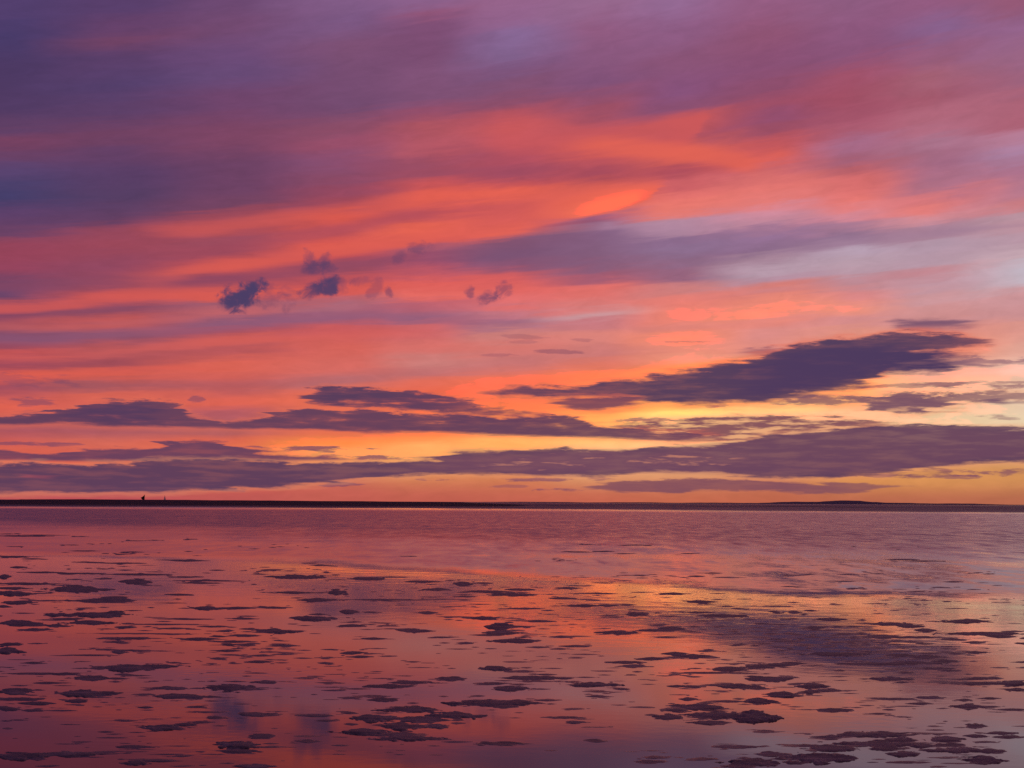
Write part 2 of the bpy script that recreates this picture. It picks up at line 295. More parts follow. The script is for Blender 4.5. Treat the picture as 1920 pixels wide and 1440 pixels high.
# middle band
band([(560,742),(590,729),(660,728),(740,732),(800,735),(850,744),(900,756),(960,775)], [(560,748),(590,756),(640,762),(720,764),(780,768),(850,775),(900,780),(960,782)],
     lin((84,57,90)), [(560,0),(582,.9),(640,1),(820,.95),(900,.6),(970,0)], (4, 6), (24, 30), 'edge', 0.2, (RIM, .4))
band([(830,790),(900,762),(960,762),(1010,776),(1100,790)], [(830,800),(900,790),(960,790),(1000,792),(1100,796)], lin((106,64,88)), [(830,0),(880,.8),(980,.8),(1100,0)], (4, 4), (44, 30), 'edge', 0.6)
band([(-200,780),(0,782),(90,774),(130,764),(160,756),(220,752),(270,750),(330,756),(350,772),(410,789),(470,788),(520,773),(540,769),(620,771),(720,772),(860,782),(960,783),(1040,781),(1090,785),(1130,797),(1200,806),(1280,812),(1350,814)],
     [(-200,795),(0,795),(130,795),(220,799),(330,801),(430,803),(540,804),(600,806),(680,811),(800,810),(920,814),(1060,818),(1150,820),(1230,824),(1300,826),(1350,824)],
     lin((92,60,90)), [(-600,.7),(-200,.9),(100,.98),(330,.95),(410,.9),(520,.97),(900,.97),(1100,.95),(1250,.9),(1330,.7),(1370,0)], (4, 4), (24, 7), 'edge', 0.12, (RIM, .5))
band([(100,778),(170,760),(250,756),(320,770)], [(100,790),(170,792),(250,792),(320,784)], lin((74,54,92)), [(90,0),(170,.7),(270,.6),(340,0)], (14, 14), (14, 12))
# left lower band
band([(-300,840),(0,843),(60,848),(110,852),(140,842),(200,840),(300,838),(312,829),(360,828),(420,829),(450,838),(520,850),(620,857),(720,860)],
     [(-300,866),(0,862),(100,864),(250,865),(400,865),(520,864),(620,862),(720,861)], lin((96,62,92)), [(-600,.8),(0,.9),(150,.95),(500,.95),(640,.8),(740,0)], (4, 4), (14, 6), 'edge', 0, (RIM, .35))
# main band along the horizon
band([(-300,872),(0,871),(60,868),(140,873),(260,866),(400,862),(520,868),(680,867),(800,862),(840,849),(920,846),(1000,842),(1080,843),(1160,847),(1220,838),(1300,838),(1360,832),(1420,818),(1500,812),(1580,804),(1680,798),(1760,794),(1840,800),(1920,802),(2200,800)],
     [(-300,926),(0,924),(160,924),(300,922),(420,916),(520,912),(620,903),(680,897),(760,892),(860,888),(960,890),(1060,892),(1160,890),(1240,884),(1330,886),(1400,894),(1500,896),(1580,893),(1660,888),(1740,874),(1820,868),(1920,865),(2200,866)],
     DUSK, [(-600,.9),(0,.97),(600,.97),(1200,.97),(1920,.97),(2400,.8)], (3.5, 4), (15, 12), 'edge', 0.0, (RIMC, .4))
# warmer, thinner stretch of the same band to the right, with slits of light
band([(700,872),(860,854),(1000,850),(1200,850),(1400,826),(1700,806),(1920,812)], [(700,892),(860,884),(1000,886),(1200,882),(1400,888),(1600,886),(1920,858)],
     ROSE, [(620,0),(800,.4),(1000,.6),(1250,.5),(1500,.3),(1920,.3)], (16, 16), (40, 40), 'str')
band([(860,862),(1000,850),(1200,848),(1330,842),(1420,832)], [(860,884),(1000,884),(1200,880),(1330,880),(1420,870)],
     lin((214,140,110)), [(850,0),(960,.55),(1150,.6),(1330,.5),(1430,0)], (12, 12), (10, 10), 'slit')
band([(60,890),(80,892),(110,893)], [(60,895),(80,896),(110,895)], lin((165,78,92)), [(50,0),(65,.7),(95,.7),(120,0)], (4, 4), (3, 3))
band([(1600,884),(1700,880),(1800,882),(1920,882)], [(1600,894),(1700,895),(1800,893),(1920,890)], lin((138,88,88)), [(1580,0),(1640,.7),(1800,.6),(1920,.5)], (4, 4), (22, 20), 'edge', 0.7)
band([(1080,913),(1160,905),(1260,900),(1350,898),(1450,902),(1560,907),(1640,908),(1710,911)], [(1080,915),(1160,921),(1250,925),(1330,920),(1420,920),(1520,925),(1580,927),(1620,922),(1710,913)],
     lin((132,80,92)), [(1070,0),(1120,.85),(1250,.97),(1450,.97),(1600,.85),(1690,.6),(1730,0)], (3, 3), (14, 12))

# The sky is written as a mosaic of node groups, one per stretch of azimuth and height, each holding only
# the cloud layers that reach into it; hard switches pick the group, so the joins are invisible.
cxs = sorted(COLUMNS)
ramp_stops = {}
for cx in cxs:
    stops = []
    for y, cc in COLUMNS[cx]:
        a, q = sky_aq(cx, y)
        stops.append((min(max(fan(a, q) / QMAX, 0), 1), lin(cc)))
    stops.append((0.004, lin(HORIZON[cx])))
    stops.sort(key=lambda t: t[0])
    while len(stops) > 32:
        stops.pop(1)
    ramp_stops[cx] = stops
INPUTS = ['A', 'An', 'Aw', 'Q', 'Qn', 'warp', 'str', 'edge', 'cum', 'hole', 'slit', 'mott']
n_mott = B.m('MULTIPLY_ADD', B.m('SUBTRACT', B.noise(B.comb(B.m('MULTIPLY', A, 1 / 60), B.m('MULTIPLY', QF, 1 / 17), 7.9), 1, 6, 0.62, 0.6), 0.5), 0.30, 0.965)
n_hole = B.m('SUBTRACT', B.noise(B.comb(B.m('MULTIPLY', A, 1 / 75), B.m('MULTIPLY', Q, 1 / 10), 9.4), 1, 4, 0.55), 0.5)
n_slit = B.m('SUBTRACT', B.m('MULTIPLY', n_hole, 9.0), 1.9)
SRC = dict(zip(INPUTS, (A, An, Aw, Q, Qn, n_warp, n_str, n_edge, n_cum, n_hole, n_slit, n_mott)))

def leaf(a0, a1, q0, q1):
    g = bpy.data.node_groups.new("sky_stretch", 'ShaderNodeTree')
    for nme in INPUTS:
        g.interface.new_socket(nme, in_out='INPUT', socket_type='NodeSocketFloat')
    g.interface.new_socket("Color", in_out='OUTPUT', socket_type='NodeSocketColor')
    gi = g.nodes.new('NodeGroupInput'); go = g.nodes.new('NodeGroupOutput')
    b = NB(g); I = {n: gi.outputs[n] for n in INPUTS}
    pos = [sky_aq(cx, 500)[0] for cx in cxs]
    lo = max([k for k in range(len(cxs)) if pos[k] <= a0 - 95] or [0]); hi = min([k for k in range(len(cxs)) if pos[k] >= a1 + 95] or [len(cxs) - 1])
    c = b.ramp(I['Qn'], ramp_stops[cxs[lo]])
    for k in range(lo + 1, hi + 1):
        c = b.mix(b.sstep(I['Aw'], pos[k - 1], pos[k]), c, b.ramp(I['Qn'], ramp_stops[cxs[k]]))
    sc = b.new('ShaderNodeVectorMath'); sc.operation = 'SCALE'
    g.links.new(c, sc.inputs[0]); g.links.new(I['mott'], sc.inputs['Scale'])
    c = sc.outputs[0]
    n = 0
    for f in FEATURES:
        if f[0] < a1 and f[1] > a0 and f[2] < q1 and f[3] > q0:
            c = f[4](b, I, c); n += 1
    g.links.new(c, go.inputs[0])
    return g

ACUT = [apx(x) for x in (200, 440, 700, 960, 1200, 1440, 1680)]
ACUT[-1] = apx(1680)
QCUT = [105.0, 230.0, 400.0, 560.0]
# clear-sky light behind the clouds: a real low-sun sky, seen faintly through the deck
st = B.new('ShaderNodeTexSky'); st.sky_type = 'NISHITA'; st.sun_disc = False
st.sun_elevation = SUN_EL; st.sun_rotation = SUN_AZ
st.altitude = 0; st.air_density = 1.2; st.dust_density = 3.0; st.ozone_density = 1.5
nish = B.mix(1.0, st.outputs[0], (0.02, 0.02, 0.02), 'MULTIPLY')
# away from the sunset the same deck is lit less
away = B.m('MULTIPLY', B.sstep(B.m('ABSOLUTE', A), 0.62 * FPX, 2.4 * FPX), 0.85)
duskdeck = B.ramp(B.m('ADD', B.m('DIVIDE', QF, 1600.0), B.m('MULTIPLY', n_str, 0.1)), [(0.0, lin((120,78,104))), (0.25, lin((92,66,104))), (0.7, lin((84,64,110))), (1.0, lin((90,70,116)))])

def sky_leaf(a0, a1, q0, q1):
    gn = B.new('ShaderNodeGroup'); gn.node_tree = leaf(a0, a1, q0, q1)
    for nme in INPUTS:
        NT.links.new(SRC[nme], gn.inputs[nme])
    c = gn.outputs[0]
    if a0 < -1e8 or a1 > 1e8:
        c = B.mix(away, c, duskdeck)
    # the openings next to the set sun are brighter than the film can hold, red most of all
    sr = B.new('ShaderNodeSeparateColor'); NT.links.new(c, sr.inputs[0])
    cr = B.new('ShaderNodeCombineColor')
    NT.links.new(B.m('MULTIPLY_ADD', B.m('MAXIMUM', B.m('SUBTRACT', sr.outputs[0], 0.82), 0.0), 8.0, sr.outputs[0]), cr.inputs[0])
    NT.links.new(B.m('MULTIPLY_ADD', B.m('MAXIMUM', B.m('SUBTRACT', sr.outputs[1], 0.62), 0.0), 0.5, sr.outputs[1]), cr.inputs[1])
    NT.links.new(sr.outputs[2], cr.inputs[2])
    c = B.mix(1.0, cr.outputs[0], nish, 'ADD')
    bg = B.new('ShaderNodeBackground')
    NT.links.new(c, bg.inputs['Color'])
    return bg.outputs[0]

def switch(val, cut, low, high_):
    mx = B.new('ShaderNodeMixShader')
    NT.links.new(B.m('GREATER_THAN', val, cut), mx.inputs[0])
    NT.links.new(low, mx.inputs[1]); NT.links.new(high_, mx.inputs[2])
    return mx.outputs[0]

def split_a(i, j, q0, q1):
    """sectors i..j-1 of the azimuth"""
    edges = [-1e9] + ACUT + [1e9]
    if j - i == 1:
        return sky_leaf(edges[i], edges[j], q0, q1)
    m = (i + j) // 2
    return switch(A, edges[m], split_a(i, m, q0, q1), split_a(m, j, q0, q1))

def split_q(i, j):
    edges = [-1e9] + QCUT + [1e9]
    if j - i == 1:
        return split_a(0, len(ACUT) + 1, edges[i], edges[j])
    m = (i + j) // 2
    return switch(Q, edges[m], split_q(i, m), split_q(m, j))

wo = B.new('ShaderNodeOutputWorld')
NT.links.new(split_q(0, len(QCUT) + 1), wo.inputs['Surface'])
world.cycles.sampling_method = 'NONE'

# ------------------------------------------------------------------ materials
def new_mat(name):
    m = bpy.data.materials.new(name); m.use_nodes = True
    nt = m.node_tree
    return m, nt, NB(nt), nt.nodes['Principled BSDF']

def water_material():
    m, nt, b, p = new_mat("shallow_water")
    g = b.new('ShaderNodeNewGeometry')
    s = b.new('ShaderNodeSeparateXYZ'); nt.links.new(g.outputs['Position'], s.inputs[0])
    x, y, z = s.outputs
    p.inputs['Base Color'].default_value = (0.026, 0.014, 0.014, 1)
    p.inputs['IOR'].default_value = 1.33
    # calm film over the flat near the shore, wind ripple in the deeper channel beyond
    nb = b.noise(b.comb(b.m('MULTIPLY', x, 0.035), b.m('MULTIPLY', y, 0.016), 0.0), 1, 3, 0.5)
    yy = b.m('ADD', b.m('ADD', y, b.m('MULTIPLY', x, 0.8)), b.m('MULTIPLY', b.m('SUBTRACT', nb, 0.5), 46.0))
    lee = b.sstep(y, 290.0, 400.0, 1.0, 0.12)          # smoother again under the far bank
    chop = b.m('MULTIPLY', b.sstep(yy, 50.0, 105.0), lee)
    breeze = b.m('MULTIPLY', b.sstep(yy, 34.5, 43.5), lee)
    breath = b.sstep(yy, 12.0, 25.0)
    # ruffled cat's-paws on the film
    paw = b.sstep(b.noise(b.comb(b.m('MULTIPLY', x, 0.22), b.m('MULTIPLY', y, 0.10), 4.0), 1, 4, 0.55), 0.56, 0.68)
    n1 = b.noise(b.comb(x, b.m('MULTIPLY', y, 1.4), 0.0), 5.0, 2, 0.5)
    n2 = b.noise(b.comb(x, b.m('MULTIPLY', y, 1.5), 7.0), 0.9, 4, 0.6)
    h = b.m('ADD', b.m('MULTIPLY', n1, b.m('ADD', 0.00016, b.m('MULTIPLY', paw, 0.0007))), b.m('MULTIPLY', n2, b.m('ADD', b.m('ADD', 0.0007, b.m('MULTIPLY', breath, 0.0034)), b.m('ADD', b.m('MULTIPLY', breeze, 0.006), b.m('MULTIPLY', chop, 0.05)))))
    bump = b.new('ShaderNodeBump'); bump.inputs['Strength'].default_value = 1.0; bump.inputs['Distance'].default_value = 1.0
    nt.links.new(h, bump.inputs['Height'])
    # wavelets run ashore: their steep fronts face the beach
    wv = b.m('SUBTRACT', b.noise(b.comb(b.m('MULTIPLY', x, 1.0), b.m('MULTIPLY', y, 0.24), 1.7), 1, 4, 0.62, 0.3), 0.5)
    wb = b.m('SUBTRACT', b.noise(b.comb(b.m('MULTIPLY', x, 0.03), b.m('MULTIPLY', y, 0.09), 6.1), 1, 3, 0.6), 0.5)
    rightw = b.lstep(b.m('DIVIDE', x, b.m('MAXIMUM', y, 1.0)), -0.4, 0.4, 0.06, 0.26)   # the open end of the channel is rougher
    lean = b.m('ADD', b.m('MULTIPLY', breeze, -0.045), b.m('MULTIPLY', chop, -0.062))
    lean = b.m('ADD', lean, b.m('MULTIPLY', b.m('MULTIPLY', wv, rightw), b.m('ADD', chop, b.m('MULTIPLY', breeze, 0.45))))
    lean = b.m('ADD', lean, b.m('MULTIPLY', wb, b.m('MULTIPLY', breeze, 0.06)))
    va = b.new('ShaderNodeVectorMath'); va.operation = 'ADD'
    nt.links.new(bump.outputs[0], va.inputs[0]); nt.links.new(b.comb(0.0, lean, 0.0), va.inputs[1])
    vn = b.new('ShaderNodeVectorMath'); vn.operation = 'NORMALIZE'
    nt.links.new(va.outputs[0], vn.inputs[0])
    nt.links.new(vn.outputs[0], p.inputs['Normal'])
    nt.links.new(b.m('ADD', 0.05, b.m('MULTIPLY', chop, 0.08)), p.inputs['Roughness'])
    return m

def sand_material():
    m, nt, b, p = new_mat("wet_sand")
    g = b.new('ShaderNodeNewGeometry')
    s = b.new('ShaderNodeSeparateXYZ'); nt.links.new(g.outputs['Position'], s.inputs[0])
    x, y, z = s.outputs
    v1 = b.noise(b.comb(b.m('MULTIPLY', x, 2.2), b.m('MULTIPLY', y, 3.6), 0.0), 1.0, 4, 0.6)
    v2 = b.noise(g.outputs['Position'], 60.0, 4, 0.65)
    f = b.m('ADD', b.m('MULTIPLY', v1, 0.7), b.m('MULTIPLY', v2, 0.3))
    cc = b.ramp(f, [(0.32, (0.04, 0.033, 0.035)), (0.5, (0.085, 0.07, 0.067)), (0.66, (0.19, 0.155, 0.14))], 'LINEAR')
    # wetter (darker, glossier) towards the waterline: a matter of level, a few millimetres
    wet = b.sstep(b.m('ADD', z, b.m('MULTIPLY', b.m('SUBTRACT', v1, 0.5), 0.006)), 0.0005, 0.006, 1.0, 0.0)
    cc = b.mix(b.m('MULTIPLY', wet, 0.8), cc, (0.018, 0.014, 0.016))
    nt.links.new(cc, p.inputs['Base Color'])
    nt.links.new(b.m('SUBTRACT', 0.62, b.m('MULTIPLY', wet, 0.25)), p.inputs['Roughness'])
    p.inputs['IOR'].default_value = 1.36
    p.inputs['Specular IOR Level'].default_value = 0.7
    rip = b.noise(b.comb(b.m('MULTIPLY', x, 4.0), b.m('MULTIPLY', y, 17.0), 0.0), 1.0, 4, 0.6, 0.6)
    gr = b.noise(g.outputs['Position'], 180.0, 2, 0.6)
    h = b.m('ADD', b.m('MULTIPLY', rip, 0.0035), b.m('MULTIPLY', gr, 0.00008))
    bump = b.new('ShaderNodeBump'); bump.inputs['Strength'].default_value = 1.0; bump.inputs['Distance'].default_value = 1.0
    nt.links.new(h, bump.inputs['Height']); nt.links.new(bump.outputs[0], p.inputs['Normal'])
    return m

def plain_material(name, c1, c2, scale, rough=0.9, spec=0.1):
    m, nt, b, p = new_mat(name)
    g = b.new('ShaderNodeNewGeometry')
    nt.links.new(b.mix(b.noise(g.outputs['Position'], scale, 4, 0.6), c1, c2), p.inputs['Base Color'])
    p.inputs['Roughness'].default_value = rough
    p.inputs['Specular IOR Level'].default_value = spec
    return m

MW = water_material()
MS = sand_material()
def bank_material():
    m, nt, b, p = new_mat("dark_bank_mud")
    g = b.new('ShaderNodeNewGeometry')
    sx = b.new('ShaderNodeSeparateXYZ'); nt.links.new(g.outputs['Position'], sx.inputs[0])
    n = b.noise(b.comb(b.m('MULTIPLY', sx.outputs[0], 0.02), b.m('MULTIPLY', sx.outputs[1], 0.02), 0.0), 1.0, 4, 0.6)
    nt.links.new(b.mix(n, (0.028, 0.025, 0.032), (0.055, 0.048, 0.054)), p.inputs['Base Color'])
    wet = b.sstep(b.m('ADD', sx.outputs[2], b.m('MULTIPLY', n, 0.3)), 0.2, 0.55, 1.0, 0.0)   # the low skirts stay wet
    nt.links.new(b.lstep(wet, 0.0, 1.0, 0.9, 0.45), p.inputs['Roughness'])
    nt.links.new(b.lstep(wet, 0.0, 1.0, 0.05, 0.5), p.inputs['Specular IOR Level'])
    return m
MB_ = bank_material()
MH = plain_material("haze_tinted_heath", (0.055, 0.062, 0.095), (0.09, 0.095, 0.13), 0.002)  # haze of distance painted into the hill colour as a lighter blue

def add_mesh(name, verts, faces, mat, parent=None, smooth=True, kind=None, label=None, category=None, group=None):
    me = bpy.data.meshes.new(name)
    me.from_pydata(np.asarray(verts, float).tolist(), [], faces.tolist() if hasattr(faces, 'tolist') else faces)
    me.materials.append(mat)
    if smooth:
        me.polygons.foreach_set('use_smooth', [True] * len(me.polygons))
    me.update()
    o = bpy.data.objects.new(name, me); col.objects.link(o)
    if parent is not None: o.parent = parent
    if kind: o['kind'] = kind
    if label: o['label'] = label
    if category: o['category'] = category
    if group: o['group'] = group
    return o

def grid_faces(nr, nc):
    i = np.arange(nr * nc).reshape(nr, nc)
    return np.stack([i[:-1, :-1], i[:-1, 1:], i[1:, 1:], i[1:, :-1]], -1).reshape(-1, 4)

# numpy gradient noise
_rng = np.random.RandomState(11)
_perm = np.tile(_rng.permutation(512), 3)
_ang = _rng.rand(512) * 2 * np.pi
def perlin(x, y):
    xi = np.floor(x).astype(int); yi = np.floor(y).astype(int)
    xf = x - xi; yf = y - yi
    u = xf ** 3 * (xf * (xf * 6 - 15) + 10); v = yf ** 3 * (yf * (yf * 6 - 15) + 10)
    def g(ix, iy, fx, fy):
        a = _ang[_perm[(_perm[ix & 511] + iy) & 511]]
        return np.cos(a) * fx + np.sin(a) * fy
    n00 = g(xi, yi, xf, yf); n10 = g(xi + 1, yi, xf - 1, yf)
    n01 = g(xi, yi + 1, xf, yf - 1); n11 = g(xi + 1, yi + 1, xf - 1, yf - 1)
    return (n00 * (1 - u) + n10 * u) * (1 - v) + (n01 * (1 - u) + n11 * u) * v
def fbm(x, y, o=4, g=0.5):
    s = 0; a = 1.0; f = 1.0
    for k in range(o):
        s = s + a * perlin(x * f + 17.3 * k, y * f - 9.1 * k); a *= g; f *= 2.03
    return s

# ------------------------------------------------------------------ water and the flat under it
R = [3, 8, 20, 45, 100, 220, 450, 900, 2000, 5000, 12000, 30000, 60000]
ax = np.array([-r for r in R[::-1]] + [0] + R, float)
X, Y = np.meshgrid(ax, ax + 12.0)
add_mesh("water", np.stack([X.ravel(), Y.ravel(), np.zeros(X.size)], -1), grid_faces(*X.shape), MW, kind='structure')
axf = np.linspace(-150, 150, 61); ayf = np.linspace(-25, 300, 66)
X, Y = np.meshgrid(axf, ayf)
flat = add_mesh("tidal_flat", np.stack([X.ravel(), Y.ravel(), (-0.045 + 0.012 * fbm(X * 0.2, Y * 0.2)).ravel()], -1), grid_faces(*X.shape), MS, kind='structure')

# ------------------------------------------------------------------ sand patches standing out of the water
# (centre x, centre y, width, height) in a 3x enlargement of three crops of the photograph
PA = [(105,12,90,14),(240,40,240,10),(460,46,250,10),(25,66,60,30),(780,52,360,12),(770,92,170,30),(420,80,80,6),(570,76,80,8),(1140,100,200,10),(1180,86,260,10),(1040,66,160,10),(150,104,320,14),(75,130,170,16),(60,160,150,34),(430,135,270,40),(230,158,150,6),(100,210,140,26),(240,200,130,6),(540,200,340,22),(620,192,150,30),(20,232,60,16),(480,240,100,6),(1010,165,140,12),(1000,190,40,8),(960,212,150,6),(1640,154,260,14),(1680,66,280,26),(1160,242,150,24),(1340,240,170,14),(1540,238,170,14),(1775,195,200,22),(1890,150,100,30),(850,238,40,6),(750,254,90,6),(520,280,380,30),(650,275,120,34),(390,300,160,12),(120,325,230,34),(320,340,120,20),(510,324,200,26),(190,362,150,18),(1040,302,280,10),(1370,300,150,12),(1390,286,110,6),(1760,300,220,30),(1790,276,90,12),(900,332,320,10),(700,348,100,14),(600,358,90,6),(980,355,190,10),(1210,345,190,10),(1650,330,60,6),(1260,370,70,12),(1550,372,200,30),(1400,358,90,10),(780,384,500,8),(1380,394,140,18),(1230,400,90,10),(710,412,260,18),(660,432,140,10),(1120,416,160,18),(1300,430,230,12),(1290,447,70,16),(1390,448,80,12),(1590,452,150,14),(45,445,120,20),(40,480,130,36),(210,440,80,8),(590,472,110,8),(670,490,70,22),(510,506,260,10),(740,478,160,10),(905,482,120,6),(1280,480,150,14),(1455,508,140,12),(1710,478,80,6),(1860,474,90,8),(1520,487,110,8),(1225,525,90,14),(1190,552,60,6),(1310,546,40,8),(1450,542,110,16),(1580,532,80,6),(1830,520,90,8),(1830,550,80,12),(190,550,130,14),(460,541,80,6),(450,580,80,6),(560,570,80,8),(720,580,260,40),(910,568,200,24),(980,548,70,10),(240,610,380,14),(350,612,200,16),(690,614,90,12),(770,620,120,8),(520,634,210,28),(270,662,130,16),(650,636,140,10),(1740,632,110,8),(1490,656,120,20),(1600,654,90,4),(1300,690,230,40),(1400,700,140,10),(955,690,190,22),(1010,738,300,28),(90,710,180,36),(110,676,80,10),(480,720,280,36),(440,762,120,24),(810,726,110,10),(120,752,240,18),(220,776,200,20),(40,806,110,28),(180,816,90,16),(550,796,50,6),(820,800,80,12),(1110,797,110,16),(1160,826,150,10),(1440,838,210,26),(1210,858,100,20),(1770,845,200,16),(1840,874,110,12),(700,874,130,12),(870,864,100,6),(990,858,60,5),(910,916,190,30),(1050,896,120,20),(1130,882,120,14),(30,875,60,8),(110,870,100,8),(45,918,50,10),(260,853,60,5),(1470,962,140,30),(1720,962,130,12),(1730,990,120,20),(770,1022,200,20),(1330,1010,180,46),(1340,1045,190,24),(1510,1022,200,10),(110,1075,260,46),(390,1062,240,34),(560,1052,120,12),(770,1112,150,28),(890,1098,190,18),(1020,1074,80,10),(1200,1064,120,6),(1440,1130,170,24),(1010,1130,100,8),(1140,1125,50,6)]
PB = [(150,76,180,20),(280,66,160,8),(450,92,180,14),(680,104,100,22),(800,100,90,10),(550,136,140,18),(1265,128,140,12),(815,148,210,16),(1000,136,160,14),(960,165,230,20),(700,176,110,10),(250,194,470,10),(1430,158,180,10),(1870,160,150,14),(1245,186,130,14),(1390,193,110,8),(1360,228,190,18),(1490,226,100,16),(1600,222,80,10),(1030,243,180,12),(860,252,130,5),(40,262,90,22),(160,263,80,10),(490,267,100,16),(790,297,170,20),(650,290,180,8),(1100,314,160,14),(960,300,90,6),(1170,275,80,6),(1160,255,70,8),(1650,274,140,24),(1540,292,90,8),(1850,286,120,8),(60,340,130,18),(60,320,80,8),(170,333,50,6),(260,339,90,8),(410,368,160,24),(290,358,140,5),(890,345,140,36),(900,380,200,22),(1000,345,150,10),(820,392,170,12),(1300,331,60,6),(1430,358,60,5),(180,412,150,14),(560,405,110,10),(980,425,220,24),(1020,405,70,8),(1230,403,130,14),(1330,399,130,6),(1570,380,190,26),(1740,366,160,16),(1860,356,130,22),(1840,404,150,12),(1780,335,90,8),(700,438,80,14),(580,437,60,8),(540,450,50,6),(200,468,110,6),(60,492,120,20),(180,497,90,6),(105,515,120,14),(265,511,90,8),(840,469,60,6),(1110,461,110,12),(1230,470,90,12),(1310,455,150,14),(1600,546,220,16),(1750,526,150,20),(1880,496,120,18),(1870,520,120,10),(1650,568,150,20),(1460,510,40,6),(400,543,80,8),(990,543,150,8),(870,583,150,28),(1020,596,150,14),(1040,576,60,8),(1190,580,90,8),(1080,634,320,24),(1120,652,160,10),(1160,614,120,10),(630,637,150,26),(260,680,240,22),(400,658,200,20),(370,622,40,6),(200,597,60,5),(80,695,140,10),(850,665,180,16),(950,695,150,36),(1000,670,90,12),(1400,672,260,28),(1300,656,80,10),(1575,696,80,14),(1120,696,90,8),(1370,630,110,8),(1490,595,110,8),(1480,617,60,6),(1890,680,90,14),(180,736,190,14),(50,745,110,14),(230,758,150,24),(575,737,50,8),(765,735,70,10),(1460,738,120,16),(1390,725,40,6),(840,775,400,38),(1000,762,120,16),(920,794,140,20),(1160,758,130,14),(1090,775,70,14),(1180,780,60,6),(380,812,310,34),(400,775,60,10),(50,832,80,14),(180,862,240,40),(640,845,270,36),(450,870,300,34),(340,905,210,44),(550,905,110,30),(650,888,70,14),(120,940,230,36),(370,975,290,34),(330,950,190,26),(480,975,120,18),(1310,808,110,10),(1690,798,140,10),(980,858,60,6),(1000,829,50,5),(1260,856,200,16),(1310,882,100,20),(1840,855,140,34),(1890,815,120,30),(1890,790,90,20),(900,1004,230,24),(640,993,130,12),(1430,987,110,18),(1760,1080,120,20),(1730,1105,150,22),(1450,910,110,5),(1180,1042,60,6),(520,1015,60,6)]
PC = [(170,44,100,8),(265,68,160,6),(80,62,90,10),(635,56,110,6),(905,90,120,8),(610,120,100,6),(960,130,80,8),(1000,150,60,5),(1525,93,110,8),(100,205,150,18),(140,218,70,8),(350,190,80,5),(755,155,130,5),(1285,188,100,6),(1360,198,60,6),(870,222,70,6),(1105,215,80,6),(1180,184,50,5),(680,175,80,5),(750,183,70,6),(530,230,150,8),(620,210,60,8),(240,230,70,8),(310,243,80,8),(90,265,170,10),(230,285,240,20),(375,303,80,8),(510,260,50,10),(630,265,80,18),(720,255,70,12),(680,275,40,10),(220,344,110,10),(830,304,130,20),(600,302,110,10),(1010,308,50,10),(1160,330,250,18),(1270,342,120,22),(1370,365,110,20),(1590,315,210,26),(1410,315,90,6),(1700,298,60,6),(1700,385,380,22),(1780,400,140,20),(1860,372,120,12),(1300,405,380,12),(1520,418,160,12),(1640,433,110,12),(740,352,120,20),(870,345,60,10),(960,345,110,10),(330,445,80,14),(850,500,300,22),(1100,555,350,22),(1230,507,170,20),(1360,515,150,24),(1300,550,300,20),(1470,540,150,20),(1420,580,180,16),(1500,592,120,12),(1640,490,130,20),(1540,495,80,14),(1250,602,90,14),(880,592,60,10),(740,565,100,10),(140,482,110,12),(60,510,180,24),(560,480,70,8),(270,585,190,30),(430,572,180,28),(540,560,150,24),(610,552,120,18),(170,605,380,12),(70,580,80,8),(490,640,220,30),(400,625,100,14),(580,627,100,8),(880,626,80,8),(1160,640,200,22),(1230,658,90,12),(1700,665,400,20),(1680,635,200,18),(1860,665,150,30),(1890,700,110,26),(1550,660,260,10),(330,680,200,30),(60,683,130,18),(220,675,200,14),(430,695,140,14),(210,706,150,6),(570,727,150,34),(720,680,140,34),(830,704,200,18),(710,718,110,26),(660,665,120,10),(30,752,80,20),(420,765,170,36),(260,765,200,14),(130,775,100,14),(90,800,230,36),(190,845,280,44),(400,855,210,66),(150,885,180,26),(1180,752,220,16),(1400,745,150,18),(1340,778,120,16),(1580,757,70,16),(1730,748,90,14),(690,812,110,6),(860,816,170,24),(1095,836,120,12),(1230,852,80,8),(1600,795,200,28),(1850,812,180,14),(1720,795,120,12),(460,936,160,18),(300,1020,240,20),(1645,905,110,30),(1790,945,160,20),(1830,965,120,20),(1650,960,110,20),(1700,993,110,12),(1480,978,180,36),(830,968,140,28),(1080,950,400,32),(1110,1005,420,36),(680,1014,180,22),(840,1030,260,36),(1230,985,150,36),(1150,1030,200,30),(1240,1060,130,36),(1340,1015,160,30),(1500,1010,160,24),(1560,1040,300,36),(1720,1045,160,28),(1700,1095,180,44),(1480,1082,150,12),(1260,1108,180,16),(500,1062,170,26),(760,1085,330,56),(640,1110,140,24),(400,1110,220,46),(320,1130,180,24),(110,1090,150,18),(1070,1108,60,6),(1440,1132,80,10),(1890,968,60,10),(680,945,100,5)]
LOBES = [(ox + zx / 3, 1060 + zy / 3, w / 3, h / 3) for ox, L in ((0, PA), (640, PB), (1280, PC)) for zx, zy, w, h in L]
LOBES += [(45,1005,110,3.2),(15,1001,30,1.5),(152,1006,24,1.6),(1100,1021,34,1.8),(1190,1022,46,2),(1085,1035,50,2.6),(1130,1034,40,2.6),(1170,1038,26,2.2),
          (1690,1049,60,2.8),(1730,1052,70,2.4),(1290,1038,30,2),(250,1014,30,1.6),(290,1013,26,1.6),(360,1011,24,1.6),(135,1022,24,1.8),(160,1033,50,2.2),(230,1039,26,2),(35,1025,24,1.6),
          (30,1044,50,4),(60,1048,40,3),(160,1054,50,2.4),(330,1050,80,2.4),(230,1056,80,3),(350,1052,40,3),(600,1060,36,3),(770,1043,24,2),(580,1056,26,2)]
rnd = random.Random(5)
